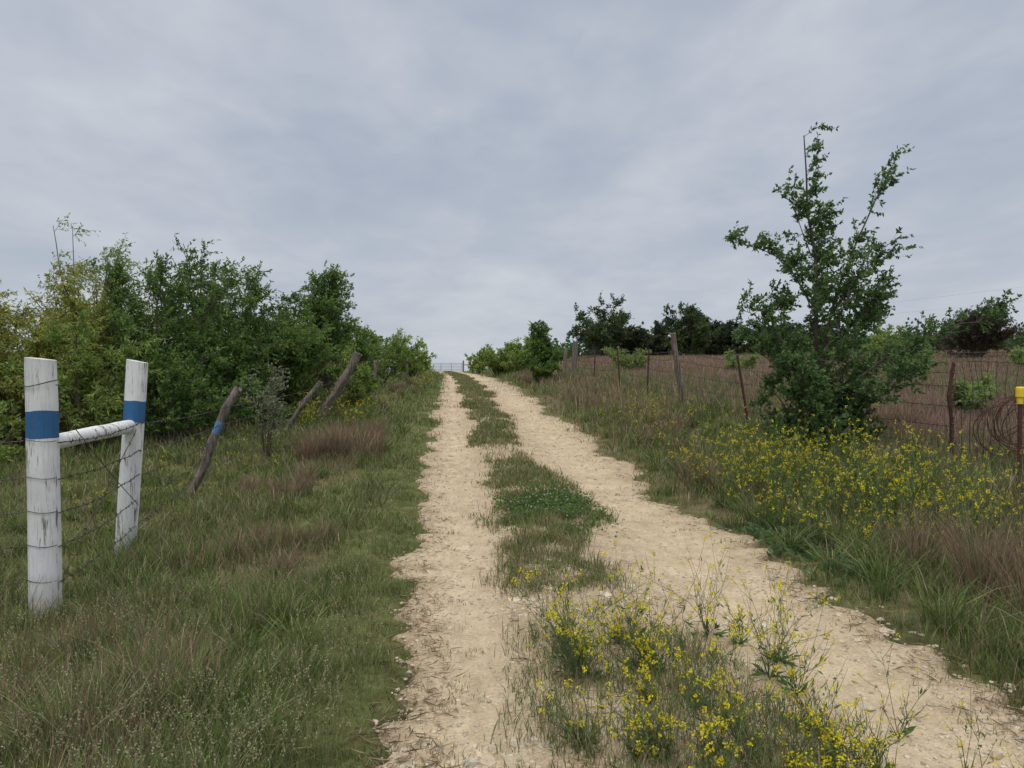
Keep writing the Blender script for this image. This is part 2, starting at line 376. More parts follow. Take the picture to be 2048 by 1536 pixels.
for (x0, y0, h0) in cl:
    dist = math.hypot(x0, y0); n = 60
    if math.hypot(x0+2.75, (y0-4.6)*.7) < .5: continue
    a = rng.uniform(0, 2*math.pi, n); q = rng.uniform(0, .10, n); X_ = x0+q*np.cos(a); Y_ = y0+q*np.sin(a)
    t = rng.uniform(0, 1); c = (GG[0]*t+GG[1]*(1-t))*rng.uniform(.7, 1.3, (n, 1))
    c = np.where(rng.uniform(0, 1, (n, 1)) < .12, np.array([.38, .32, .2]), c)
    blades(g, np.stack([X_, Y_, surf(X_, Y_)-.01], -1), h0*rng.uniform(.4, 1.15, n), .006*max(1, dist/6)*rng.uniform(.5, 1.3, n), a+rng.normal(0, .8, n), rng.uniform(.2, 1.2, n), c*.85, c)
g.build('green_bunch_grass', [M_grass])
g = Geo()
iy = np.array([0, 2.5, 3.6, 4.5, 4.8, 5.25, 5.5, 6.3, 6.9, 7.15, 7.5, 8.4, 9.2, 9.6, 11.6, 12.2, 13.0, 13.6, 16.4, 17.3, 18.8, 22, 23.4, 25, 30, 31, 33, 60, 110])
iv = np.array([.40, .45, .55, .4, .04, .04, .9, 1, .9, .3, .9, 1, 1, .8, .8, .1, .12, .95, .95, .15, .9, .9, .3, .9, .9, .4, .9, .9, .9])
n = 32000; y = np.exp(rng.uniform(np.log(2.), np.log(105), n)); x = cx(y)+rng.uniform(.1, 1.9, n)
D = np.interp(y+.5*(vn(x*2.5, y*.8, 70)-.5), iy, iv); wv = .34+.12*(vn(y*.9, y*0, 71)-.3)*2
cxx = .93+.12*np.sin(y*.8)+.12*np.exp(-((y-8.4)/1.)**2); wv = wv+.13*np.exp(-((y-8.4)/1.)**2)+.12*ss(5, 4, y)
p = D*(1-ss(wv*.7, wv*1.45, np.abs(x-cx(y)-cxx)+.3*(fbm(x*4, y*3, 73)-.5)))*(.2+.8*ss(.34, .5, fbm(x*4.3, y*3.6, 74)))
k = rng.uniform(0, 1, n) < p; x, y = x[k], y[k]; r = np.hypot(x, y)
tufts(g, x, y, r, 8, (.045+.15*fbm(x*2.5, y*2.5, 75)**1.4)*(1+.15*ss(15, 25, y)), np.clip(.22+.3*(fbm(x*2, y*2, 76)-.5), 0, 1), .035, .004)
g.build('median_grass', [M_grass])
g = Geo(); n = 8000; x = 1.12+rng.normal(0, .28, n); y = 8.3+rng.normal(0, .5, n)
k = (fbm(x*4, y*4, 77) > .42) & (np.abs(x-1.1) < .62); x, y = x[k], y[k]; n = len(x)
P = np.stack([x, y, surf(x, y)+rng.uniform(.01, .09, n)], -1); Dv = rdir(n); Dv[:, 2] = np.abs(Dv[:, 2])*.4
leaves(g, P, Dv, .03, .028, np.array([.12, .195, .05])*rng.uniform(.6, 1.3, (n, 1)))
n = 50; x = 1.1+rng.normal(0, .25, n); y = 8.35+rng.normal(0, .4, n); P = np.stack([x, y, surf(x, y)+.1], -1)
for q in range(4): leaves(g, P, rdir(n), .014, .013, np.tile([.6, .6, .55], (n, 1)))
g.build('clover_patch', [M_leaf])
g = Geo(); x, y, r = polar(12000, 2.2, 60, -30, 42); d = side_mask(x, y)
k = (d < .03) & (d > -.42) & (fbm(x*3.5, y*3.5, 78) > .5); x, y, r = x[k], y[k], r[k]
tufts(g, x, y, r, 7, .045+0*x, .35+0*x, .03, .0035); g.build('edge_weeds', [M_grass])
g = Geo(); n = 30000; x, y, r = polar(n, 1.9, 16, -40, 45); d = side_mask(x, y); xm = np.abs(x-.95)
k = ((d > -.28) & (d < .12)) | ((xm < .6) & (rng.uniform(0, 1, n) < .3)); x, y = x[k], y[k]; n = len(x); a = rng.uniform(0, 6.283, n)
leaves(g, np.stack([x, y, surf(x, y)+.008], -1), np.stack([np.cos(a), np.sin(a), rng.uniform(-.05, .25, n)], -1), rng.uniform(.03, .12, n), .003, np.array([.30, .22, .14])*rng.uniform(.5, 1.3, (n, 1)))
g.build('dry_grass_litter', [M_grass])
g = Geo(); n = 3400; x, y, r = polar(n*2, 2.6, 14, -42, 12); k = (side_mask(x, y) > .15) & (x < 0) & (fbm(x, y, 79) > .42); x, y = x[k], y[k]; n = len(x)
z = surf(x, y); hh = rng.uniform(.2, .36, n); az = rng.uniform(0, 6.28, n); s = np.linspace(0, 1, 4)
P = np.stack([x, y, z], -1)[:, None]+np.stack([np.cos(az), np.sin(az), 0*az], -1)[:, None]*(hh*.3)[:, None, None]*(s**2)[None, :, None]+np.array([0, 0, 1.])*(hh[:, None]*s)[..., None]
tubes(g, P, .001, 3, np.array([.25, .25, .12]))
for q in range(7):
    base = P[:, -1]+(P[:, -2]-P[:, -1])*(q*.09)
    dv = rdir(n)*.8+np.array([0, 0, .4]); leaves(g, base, dv, .011, .005, np.tile([.46, .43, .27], (n, 1))*rng.uniform(.7, 1.1, (n, 1)))
g.build('seed_head_grass', [M_grass])

# ------------------------------------------------------------------ mustard
def mustard(name, x, y, hgt, nst=8, nbr=3, nfl=7, dist=5., fl=.011, spread=.6, leafy=8, pf=.6, sl=1):
    g = Geo(); n = len(x); base = np.stack([x, y, surf(x, y)], -1)
    S = np.repeat(base, nst, 0); N = len(S); hh = np.repeat(hgt, nst)*rng.uniform(.4, 1.12, N)
    az = rng.uniform(0, 6.283, N); ln = rng.uniform(.15, 1, N)*spread; s = np.linspace(0, 1, 6)
    o1 = np.stack([np.cos(az), np.sin(az), 0*az], -1)
    wig = rdir(N)*.03
    P = S[:, None]+o1[:, None]*(hh*ln)[:, None, None]*(s**1.3)[None, :, None]+np.array([0, 0, 1.])*(hh[:, None]*(s-.18*ln[:, None]*s**2))[..., None]+wig[:, None]*np.sin(s*5)[None, :, None]
    ws = max(1, dist/5)
    tubes(g, P, np.linspace(.0024, .0009, 6)*ws**.7, 3, np.array([.15, .20, .075]))
    tips = [P[:, -1]]; tdir = [P[:, -1]-P[:, -2]]
    for b_ in range(nbr):
        q = rng.uniform(1.2, 4.8, N); i = q.astype(int); f_ = (q-i)[:, None]; B = P[np.arange(N), i]*(1-f_)+P[np.arange(N), i+1]*f_
        dv = nrm(P[np.arange(N), i+1]-P[np.arange(N), i])*.7+rdir(N)*.75+np.array([0, 0, .35]); L_ = (hh*rng.uniform(.15, .55, N))[:, None]
        s3 = np.linspace(0, 1, 4); Q = B[:, None]+nrm(dv)[:, None]*L_[:, None]*s3[None, :, None]+np.array([0, 0, .25])*L_[:, None]*(s3**2)[None, :, None]
        tubes(g, Q, np.linspace(.0014, .0007, 4)*ws**.7, 3, np.array([.18, .235, .085])); tips.append(Q[:, -1]); tdir.append(Q[:, -1]-Q[:, -2])
        for _ in range(sl):
            leaves(g, B+rdir(N)*.02, dv+np.array([0, 0, -.3])+rdir(N)*.5, rng.uniform(.02, .05, N)*ws**.5, rng.uniform(.006, .013, N)*ws**.5, np.array([.13, .20, .07])*rng.uniform(.7, 1.3, (N, 1)))
        pb_ = Q[:, 1]+(Q[:, 3]-Q[:, 1])*rng.uniform(0, .8, (N, 1)); leaves(g, pb_, rdir(N)*.5+np.array([0, 0, .5]), .018*ws**.5, .003*ws**.5, np.tile([.18, .23, .08], (N, 1)))
    tp = np.concatenate(tips); td = nrm(np.concatenate(tdir)); k = rng.uniform(0, 1, len(tp)) < pf; tp, td = tp[k], td[k]
    F = np.repeat(tp, nfl, 0); D_ = np.repeat(td, nfl, 0); m_ = len(F); F = F-D_*rng.uniform(0, .026, (m_, 1))*ws**.3+rdir(m_)*.011*ws**.4
    yl = np.array([.80, .70, .04])*rng.uniform(.75, 1.1, (m_, 1))
    leaves(g, F, rdir(m_), fl*ws**.5, fl*.95*ws**.5, yl, 1); leaves(g, F, rdir(m_), fl*ws**.5, fl*.95*ws**.5, yl, 1)
    if leafy:
        B = np.repeat(base, leafy*3, 0); m_ = len(B); a = rng.uniform(0, 6.283, m_); dv = np.stack([np.cos(a), np.sin(a), rng.uniform(0, .8, m_)], -1)
        hl = np.repeat(hgt, leafy*3)
        leaves(g, B+nrm(dv)*rng.uniform(0, .16, (m_, 1))*hl[:, None]+np.array([0, 0, .01]), dv+rdir(m_)*.4, rng.uniform(.04, .10, m_)*hl/.5, rng.uniform(.012, .028, m_), np.array([.085, .15, .05])*rng.uniform(.6, 1.5, (m_, 1)))
    return g.build(name, [M_leaf, M_flower])
def pts(n, x0, x1, y0, y1): return rng.uniform(x0, x1, n), rng.uniform(y0, y1, n)
x, y = pts(17, .6, 1.8, 3.0, 4.4)
mustard('yellow_mustard_plants', x, y, rng.uniform(.2, .56, len(x)), 10, 4, 8, 3.5, .0095, 1.0, 7, .46)
x, y = pts(14, .35, 1.6, 2.35, 3.1); mustard('yellow_mustard_plants', x, y, rng.uniform(.14, .36, len(x)), 9, 4, 8, 3, .009, 1.1, 7, .46)
x, y = pts(6, 1.5, 2.1, 2.4, 3.2); mustard('yellow_mustard_plants', x, y, rng.uniform(.15, .32, len(x)), 6, 3, 5, 3, .008, .7, 4, .35)
x = np.concatenate([rng.normal(4.15, .75, 130), rng.uniform(3.0, 5.5, 50)]); y = np.concatenate([rng.normal(7.9, 1.2, 130), rng.uniform(5.6, 11, 50)]); k = x > 3.05
mustard('yellow_mustard_plants', x[k], y[k], rng.uniform(.3, .85, k.sum()), 8, 4, 5, 7.5, .0105, .65, 8, .40, 3)
x, y = pts(60, 3.2, 5.2, 10.5, 17); mustard('yellow_mustard_plants', x, y, rng.uniform(.35, .6, len(x)), 6, 2, 4, 11, .010, .5, 6, .36)
x, y = pts(28, -3.2, -1.8, 15, 19); mustard('yellow_mustard_plants', x, y, rng.uniform(.45, .8, len(x)), 7, 3, 4, 15, .010, .5, 6, .4)
x, y = pts(40, -4.2, -2.2, 8, 14); mustard('yellow_mustard_plants', x, y, rng.uniform(.25, .5, len(x)), 4, 2, 3, 9, .009, .5, 3, .35)
x, y = pts(9, -1.5, -.9, 28, 45); mustard('yellow_mustard_plants', x, y, rng.uniform(.4, .7, len(x)), 7, 3, 4, 22, .010, .5, 3, .4)
g = Geo(); n = 420; cx_ = rng.choice([2.95, 3.1, 3.3, 3.6], n)+rng.normal(0, .12, n); cy_ = rng.uniform(5.2, 7.2, n); a = rng.uniform(0, 6.28, n)
leaves(g, np.stack([cx_, cy_, surf(cx_, cy_)+.03], -1), np.stack([np.cos(a), np.sin(a), rng.uniform(.2, .9, n)], -1), rng.uniform(.07, .14, n), rng.uniform(.035, .07, n), np.array([.085, .15, .055])*rng.uniform(.7, 1.4, (n, 1)))
g.build('broadleaf_weeds', [M_leaf])

# ------------------------------------------------------------------ trees and shrubs
WIND = np.array([.22, 0, 0])
def along(P, q):
    K = P.shape[1]; t = np.clip(q, 0, .999)*(K-1); i = t.astype(int); f_ = (t-i)[:, None]; ar = np.arange(len(P))
    a, b_ = P[ar, i], P[ar, i+1]; return a*(1-f_)+b_*f_, nrm(b_-a)
def grow(g, P, R, ntw, twl, nsub, subl, nlf, ll, lw, cols, start=.3, up=.35, spr=.85, twr=.006, taper=.55, droop=0., fl=1):
    tubes(g, P, R, 5, np.array([.1, .08, .06]), 0)
    A = np.repeat(P, ntw, 0); n = len(A); q = rng.uniform(start, 1, n)**.85; B, T = along(A, q)
    dv = nrm(T*.55+rdir(n)*spr+np.array([0, 0, up])+WIND); L_ = (twl*rng.uniform(.5, 1.15, n)*(1-taper*q*.8))[:, None]
    s = np.linspace(0, 1, 4); bend = rdir(n)*.25+np.array([0, 0, .12])+WIND*.6
    Q = B[:, None]+dv[:, None]*L_[:, None]*s[None, :, None]+bend[:, None]*L_[:, None]*(s**2)[None, :, None]
    tubes(g, Q, np.linspace(1, .4, 4)*twr, 3, np.array([.1, .08, .06]), 0)
    A = np.repeat(Q, nsub, 0); n = len(A); q = rng.uniform(.15, 1, n); B, T = along(A, q)
    dv = nrm(T*.6+rdir(n)*.8+np.array([0, 0, .2-droop])+WIND); L_ = (subl*rng.uniform(.5, 1.2, n))[:, None]; s = np.linspace(0, 1, 3)
    bend = np.array([0, 0, -.35*droop])+WIND*.6+rdir(n)*.15
    Q2 = B[:, None]+dv[:, None]*L_[:, None]*s[None, :, None]+bend[:, None]*L_[:, None]*(s**2)[None, :, None]
    tubes(g, Q2, np.linspace(1, .5, 3)*twr*.45, 3, np.array([.1, .09, .06]), 0)
    ct = np.repeat(rng.uniform(0, 1, (n, 1)), nlf, 0); A = np.repeat(Q2, nlf, 0); n = len(A); B, T = along(A, rng.uniform(.1, 1, n))
    dv = T*.5+rdir(n)*.8+np.array([0, 0, -.15-droop])+WIND*1.2
    c = (cols[0]*(1-ct)+cols[1]*ct)*rng.uniform(.7, 1.3, (n, 1))
    leaves(g, B, dv, ll*rng.uniform(.6, 1.2, n), lw*rng.uniform(.7, 1.2, n), c, 1)

def bez(b0, c_, t_, K=8):
    s = np.linspace(0, 1, K)[None, :, None]; return b0[:, None]*(1-s)**2+2*c_[:, None]*s*(1-s)+t_[:, None]*s**2
def shrub(name, x, y, h, r, cols, nl=22, ntw=11, nsub=5, nlf=10, ll=.06, lw=.03, up=.3, droop=0., low=.25, rad=.026, flat=1., lop=0., pt=0.):
    z = float(H(x, y)); base = np.array([x, y, z-.03]); g = Geo()
    a = rng.uniform(0, 6.283, nl); f_ = low+(1-low)*rng.uniform(0, 1, nl)**.8
    mid = .48-.1*pt
    pr = np.sqrt(np.clip(1-((f_-mid)/.62)**2, .05, 1))*(1-pt*np.clip(f_-.3, 0, 1)); rho = r*pr*rng.uniform(.45, 1.12, nl)
    lob = 1+.28*np.sin(a*2+x)+.18*np.sin(a*5+y)
    f_ = f_*(1+rng.uniform(-.12, .1, nl))
    tgt = base+np.stack([np.cos(a)*rho*lob+lop*f_*r, np.sin(a)*rho*lob*flat, f_*h*.9], -1)
    b0 = base+np.stack([np.cos(a), np.sin(a), 0*a], -1)*rng.uniform(.02, .12, (nl, 1))*r
    c_ = b0+(tgt-b0)*np.array([.35, .35, .7])+rdir(nl)*.12*r
    P = bez(b0, c_, tgt); wob = rdir(nl, 8)*.03*r; wob[:, 0] = 0; P = P+wob
    R = np.linspace(rad, rad*.25, 8)[None]*rng.uniform(.6, 1.2, (nl, 1))
    sz = (h+r)/2
    grow(g, P, R, ntw, .36*sz*.6, nsub, .17*sz*.6+.05, nlf, ll, lw, cols, start=.22, up=up, twr=rad*.22, droop=droop)
    return g.build(name, [M_bark, M_leaf], loc=tuple(base))
A_ = np.array
c_mes = (A_([.27, .31, .065]), A_([.44, .44, .10])); c_mes2 = (A_([.18, .28, .065]), A_([.33, .42, .10]))
c_hack = (A_([.08, .16, .04]), A_([.19, .30, .065])); c_dark = (A_([.055, .095, .033]), A_([.11, .165, .055]))
c_jun = (A_([.04, .06, .03]), A_([.07, .10, .045])); c_red = (A_([.06, .045, .033]), A_([.105, .08, .052]))
F = dict(ll=.095, lw=.028, droop=.25)
shrub('mesquite_tree', -7.9, 14.2, 3.4, 1.6, c_mes, 26, 12, 6, 12, **F)
shrub('mesquite_tree', -9.3, 13.4, 3.3, 1.6, c_mes, 26, 12, 6, 12, **F)
shrub('mesquite_tree', -11.0, 15, 3.6, 1.9, c_mes, 22, 11, 6, 11, **F)
shrub('mesquite_tree', -8.1, 17.5, 4.9, 1.7, c_mes2, 18, 9, 6, 9, **F)
shrub('mesquite_tree', -7.0, 15.6, 3.6, 1.3, c_mes, 20, 11, 6, 10, **F)
shrub('mesquite_tree', -6.4, 13.6, 2.7, 1.1, c_mes2, 16, 10, 6, 10, **F)
shrub('hackberry_tree', -5.75, 15.0, 3.95, 1.35, c_hack, 28, 12, 6, 11, ll=.085, lw=.035)
shrub('hackberry_tree', -4.9, 16.3, 4.05, 1.35, c_hack, 26, 12, 6, 11, ll=.085, lw=.035)
shrub('hackberry_tree', -4.3, 17.6, 3.5, 1.1, c_hack, 22, 11, 6, 10, ll=.085, lw=.038)
shrub('mesquite_tree', -4.0, 18.0, 3.0, 1.3, c_mes2, 20, 11, 6, 10, **F)
shrub('hackberry_tree', -3.45, 20.5, 4.1, 1.15, c_hack, 26, 11, 6, 11, ll=.09, lw=.04, pt=.5)
shrub('mesquite_tree', -3.9, 22.5, 3.0, 1.4, c_mes2, 18, 10, 6, 9, **F)
shrub('hackberry_tree', -6.4, 20, 3.5, 2.2, c_dark, 20, 10, 5, 9, ll=.1, lw=.05)
shrub('hackberry_tree', -10, 20, 3.2, 2.4, c_dark, 20, 10, 5, 9, ll=.1, lw=.05)
shrub('understory_shrub', -5.0, 13.9, 1.9, 1.0, c_hack, 18, 10, 5, 10, ll=.07, lw=.035, low=.1)
shrub('understory_shrub', -7.6, 12.8, 1.3, 1.2, c_mes2, 14, 8, 4, 9, ll=.07, lw=.035, low=.1)
shrub('understory_shrub', -9.6, 12.0, 1.2, 1.2, c_mes2, 14, 8, 4, 9, ll=.07, lw=.03, low=.1)
shrub('understory_shrub', -3.9, 16.0, 1.5, .8, c_hack, 14, 9, 5, 10, ll=.07, lw=.035, low=.1)
shrub('understory_shrub', -2.65, 21.0, 1.4, .8, c_mes2, 14, 9, 5, 9, ll=.08, lw=.035, low=.1)
shrub('sapling', -2.95, 12.2, 1.95, .55, (A_([.18, .22, .13]), A_([.26, .3, .18])), 10, 7, 3, 5, ll=.05, lw=.025, low=.35, rad=.012)
shrub('mesquite_tree', -3.2, 34, 3.1, 2.0, c_mes2, 22, 10, 5, 9, ll=.13, lw=.05)
shrub('mesquite_tree', -4.4, 29, 2.9, 1.9, c_hack, 20, 10, 5, 9, ll=.13, lw=.05)
shrub('mesquite_tree', -2.5, 50, 2.5, 1.5, c_mes2, 20, 9, 5, 9, ll=.17, lw=.07)
shrub('mesquite_tree', -5.2, 45, 3.1, 2.2, c_hack, 20, 9, 5, 9, ll=.17, lw=.07)
shrub('mesquite_tree', -3.6, 78, 2.2, 1.7, c_mes2, 14, 8, 4, 6, ll=.24, lw=.1)
shrub('hackberry_tree', 3.95, 33, 3.1, 1.0, c_hack, 24, 11, 5, 11, ll=.12, lw=.055, pt=.6)
shrub('mesquite_tree', 3.5, 55, 2.8, 1.8, c_mes2, 22, 10, 5, 9, ll=.17, lw=.07)
shrub('mesquite_tree', 5.0, 52, 2.8, 1.8, c_mes2, 20, 9, 5, 9, ll=.17, lw=.07)
shrub('mesquite_tree', 2.9, 74, 2.3, 1.4, c_mes2, 16, 8, 5, 7, ll=.22, lw=.09)
shrub('oak_tree', 12.4, 59, 4.9, 2.8, c_dark, 32, 11, 5, 9, ll=.2, lw=.1)
shrub('oak_tree', 19.0, 58, 4.9, 2.2, c_dark, 32, 11, 5, 10, ll=.2, lw=.1)
for (x, y, h, r) in [(15.2, 62, 3.0, 1.8), (17, 60, 3.1, 1.8), (21.5, 60, 3.5, 2.1), (23.8, 61, 3.3, 2.0), (26, 59, 3.7, 2.2), (28.5, 60, 3.1, 2.1), (31, 58, 3.3, 2.)]:
    shrub('juniper_tree', x, y, h, r, c_jun, 24, 10, 5, 9, ll=.19, lw=.1, low=.1)
shrub('juniper_tree', 33.8, 45, 4.0, 2.3, c_red, 30, 11, 5, 9, ll=.16, lw=.08, low=.25)
shrub('oak_tree', 37, 50, 3.4, 2.2, c_dark, 22, 10, 5, 8, ll=.17, lw=.08)
shrub('mesquite_tree', 31, 50, 2.5, 2.2, c_mes2, 18, 9, 5, 7, ll=.17, lw=.07)
for (x, y, h, r) in [(8.4, 34, 1.5, 1.2), (12, 30, 1.1, 1.), (15.5, 24, 1.3, .9), (10.2, 13.8, .8, .5), (24, 36, 1.3, 1.4), (21, 40, 1.2, 1.3), (30, 36, 1.4, 1.3), (27, 33, 1.2, 1.1), (13, 17, .8, .6), (7.9, 16.5, .7, .5)]:
    shrub('mesquite_shrub', x, y, h, r, (A_([.18, .27, .08]), A_([.30, .40, .12])), 14, 8, 5, 8, ll=.07+.002*y, lw=.022+.0005*y, low=.2)
g = Geo(); n = 260
tx = np.concatenate([rng.uniform(6, 110, n-70), rng.uniform(-90, -8, 70)]); ty = np.concatenate([66+rng.uniform(0, 22, n-70)+.05*tx[:n-70], rng.uniform(55, 90, 70)])
for x_, y_ in zip(tx, ty):
    z_ = float(H(x_, y_)); h_ = rng.uniform(1.4, 3.2)*(.72 if x_ < 12 else 1); r_ = rng.uniform(1, 2.2); q = 240
    dd = rdir(q); dd[:, 2] = dd[:, 2]*.5+.45; P = np.array([x_, y_, z_])+dd*np.array([r_, r_, h_])*rng.uniform(.55, 1.05, (q, 1))*(1+.25*np.sin(dd[:, :1]*7+x_))
    c = (c_dark[0] if rng.uniform() < .6 else c_hack[0])*rng.uniform(.7, 1.5, (q, 1)); leaves(g, P, rdir(q), .42, .3, c, 1)
    tubes(g, np.array([[[x_, y_, z_-.1], [x_+.1, y_, z_+h_*.7]]]), .07, 4, np.array([.1, .08, .06]), 0)
g.build('distant_tree_line', [M_bark, M_leaf])

# elm on the right
ex, ey = 5.45, 10.55; ez = float(H(ex, ey)); E = np.array([ex, ey, ez-.03]); g = Geo()
def limb(pp, K=10):
    pp = np.array(pp, float); t = np.linspace(0, 1, len(pp)); s = np.linspace(0, 1, K)
    q = np.stack([np.interp(s, t, pp[:, i]) for i in range(3)], -1)
    q[1:-1] = (q[:-2]+q[1:-1]*2+q[2:])/4
    q += np.vstack([np.zeros(3), rng.normal(0, .02, (K-1, 3))]); return q
limbs = [
 ([(0,0,0),(0,0,.9),(-.02,.03,1.7),(-.05,.0,2.7),(-.2,0,3.8),(-.27,0,4.75)], .046, 1.35),
 ([(0,0,1.2),(.12,-.1,2.1),(.4,-.1,2.95),(.8,-.1,3.75),(1.15,-.1,4.55)], .026, .95),
 ([(0,0,1.3),(.3,.2,2.1),(.75,.3,2.7),(1.25,.3,3.25)], .018, .8),
 ([(-.05,0,2.2),(-.35,.1,2.8),(-.75,.15,3.1),(-1.2,.2,3.25)], .015, .75),
 ([(0,0,1.0),(-.4,-.2,1.5),(-.8,-.3,1.9),(-1.35,-.4,2.15)], .018, .95),
 ([(0,0,.8),(.6,-.2,1.3),(1.3,-.25,1.7),(1.9,-.3,1.95),(2.55,-.3,2.15)], .024, 1.0),
 ([(0,0,1.1),(.5,.25,1.6),(.9,.3,2.1),(1.15,.3,2.7)], .016, .9),
 ([(0,0,.8),(-.4,.4,1.3),(-.95,.6,1.8)], .016, 1),
 ([(0,0,1.4),(-.25,-.3,2.2),(-.65,-.4,2.8)], .015, .8),
 ([(0,0,.6),(.7,.4,1.1),(1.4,.7,1.45),(2.0,.8,1.6)], .018, 1.),
 ([(0,0,1.7),(.1,.35,2.5),(.3,.5,3.2)], .013, .8),
 ([(0,0,1.5),(.2,-.35,2.2),(.3,-.4,2.8)], .013, .7),
 ([(0,0,1.2),(.35,-.3,1.8),(.6,-.4,2.4)], .013, .8),
 ([(0,0,1.2),(-.3,.3,1.8),(-.45,.4,2.4)], .013, .8),
 ([(-.05,0,2.5),(.1,.1,3.1),(.14,.1,3.6)], .010, .6),
 ([(-.12,0,3.0),(-.32,0,3.5),(-.45,0,3.9)], .009, .5),
 ([(0,0,.5),(.5,-.6,.9),(.9,-.9,1.3)], .016, 1.),
 ([(0,0,.5),(-.5,-.6,.9),(-.8,-.8,1.35)], .016, 1.),
]
c_elm = (A_([.07, .14, .043]), A_([.16, .26, .08]))
for p_, r_, k_ in limbs:
    grow(g, limb(p_)[None]+E, np.linspace(r_, r_*.18, 10)[None], int(27*k_), .44, 4, .21, 12, .068, .038, c_elm, start=.2, up=.35, spr=.65, twr=.005, taper=.62)
nl = 30; a = rng.uniform(0, 6.283, nl); rho = rng.uniform(.35, 1.0, nl); hz = rng.uniform(.2, 1.6, nl)
tg = np.stack([np.cos(a)*rho*1.0, np.sin(a)*rho*.9, hz], -1); b0 = np.stack([np.cos(a)*.1, np.sin(a)*.1, 0*a], -1)
P = bez(b0, b0+(tg-b0)*np.array([.4, .4, .7]), tg)
grow(g, P+E, np.linspace(.014, .004, 8), 11, .4, 5, .17, 10, .07, .038, (c_elm[0]*.9, c_elm[1]*.9), start=.25, up=.1, twr=.005)
g.build('elm_tree', [M_bark, M_leaf], loc=tuple(E))

# ------------------------------------------------------------------ fences
def postgeo(p0, p1, r0, r1, mats, band=None, sides=20, knot=.05, crook=0., name='post', parent=None, seed=0):
    p0 = np.array(p0, float); p1 = np.array(p1, float); Lh = np.linalg.norm(p1-p0); d = (p1-p0)/Lh
    s = list(np.linspace(0, 1, 34))
    if band: s += [band[0]/Lh, band[1]/Lh]
    s = np.sort(np.array(s)); K = len(s)
    n1 = nrm(np.cross(d, [0, 1, .1])); n2 = np.cross(d, n1); a = np.arange(sides)/sides*2*math.pi
    S_, A2 = np.meshgrid(s, a, indexing='ij')
    rr = (r0+(r1-r0)*S_)*(1+knot*(vn(S_*6+seed, np.cos(A2)*1.5+9, seed)-.5)*2+knot*.8*(vn(S_*1.5, np.sin(A2)*2+3, seed+3)-.5))
    tz = np.zeros_like(S_)
    if band:
        for bz in band: tz += np.where(np.abs(S_-bz/Lh) < 1e-6, (vn(A2*3, A2*0, seed+bz)-.5)*.012, 0)
    cr = crook*np.sin(S_*5+seed)[..., None]*n1+crook*.6*np.sin(S_*8+seed*2)[..., None]*n2
    tz[-1] += (np.cos(a)*.012 if crook == 0 else (hsh(np.round(a*5), a*0, seed)-.3)*.07)
    V = p0+d*(S_*Lh+tz)[..., None]+rr[..., None]*(np.cos(A2)[..., None]*n1+np.sin(A2)[..., None]*n2)+cr
    k = np.arange(K-1)[:, None]; q = np.arange(sides)[None]; q2 = (q+1) % sides
    T1 = np.stack([k*sides+q, k*sides+q2, (k+1)*sides+q2], -1); T2 = np.stack([k*sides+q, (k+1)*sides+q2, (k+1)*sides+q], -1)
    mi = np.zeros((K-1, sides), int)
    if band:
        mid = (s[:-1]+s[1:])/2*Lh; mi[(mid > band[0]) & (mid < band[1])] = 1
    V = V.reshape(-1, 3); top = V[-sides:].mean(0)+d*.004; V = np.vstack([V, V[-sides:], top]); ti = len(V)-1; b0_ = K*sides
    Tc = np.array([[b0_+i, b0_+(i+1) % sides, ti] for i in range(sides)])
    T = np.concatenate([T1.reshape(-1, 3), T2.reshape(-1, 3), Tc]); M = np.concatenate([mi.ravel(), mi.ravel(), np.zeros(len(Tc), int)])
    g = Geo(); g.add(V, T, np.array([.5, .5, .5]), M); return g.build(name, mats, True, parent)
def wire(g, pts_, r=.0018, barbs=True, sag=.02, rr=4, K=10, m=0):
    pts_ = [np.array(p, float) for p in pts_]
    for a, b_ in zip(pts_[:-1], pts_[1:]):
        Ln = np.linalg.norm(b_-a); s = np.linspace(0, 1, K); P = a+(b_-a)*s[:, None]; P[:, 2] -= sag*4*s*(1-s)
        if barbs: P[1:-1] += rng.normal(0, .004, (K-2, 3))
        tubes(g, P[None], r, rr, np.array([.2, .2, .2]), m)
        if barbs:
            nb = max(1, int(Ln/.13)); q = (np.arange(nb)+.5)/nb; idx = q*(K-1); i = idx.astype(int); B = P[i]*(1-(idx-i))[:, None]+P[i+1]*(idx-i)[:, None]
            for _ in range(2):
                dv = rdir(nb)*.018; tubes(g, np.stack([B-dv, B+dv], 1), r*.8, 3, np.array([.2, .2, .2]), m)
def gz(x, y): return float(H(x, y))
br_ = empty('white_fence_brace', (-2.64, 5.07, gz(-2.64, 5.07)))
def rel(ob, par): 
    ob.parent = par; ob.matrix_parent_inverse = par.matrix_world.inverted()
bpy.context.view_layer.update()
p1b = np.array([-2.64, 5.07, -.15]); p1t = np.array([-2.665, 5.08, 1.69])
p2b = np.array([-2.86, 6.75, -.1]); p2t = np.array([-2.745, 6.78, 1.70])
for ob in [postgeo(p1b, p1t, .097, .092, [M_white, M_blue], (1.32, 1.50), name='front_post', seed=1, knot=.04),
           postgeo(p2b, p2t, .088, .085, [M_white, M_blue], (1.265, 1.455), name='rear_post', seed=2, knot=.04),
           postgeo([-2.655, 5.15, 1.13], [-2.79, 6.71, 1.13], .052, .06, [M_white], name='cross_rail', seed=3, knot=.06)]:
    bpy.context.view_layer.update(); rel(ob, br_)
lf = empty('barbed_wire_fence', (-3, 10, gz(-3, 10))); bpy.context.view_layer.update()
def addp(par, *a, **k):
    o_ = postgeo(*a, **k); bpy.context.view_layer.update(); rel(o_, par)
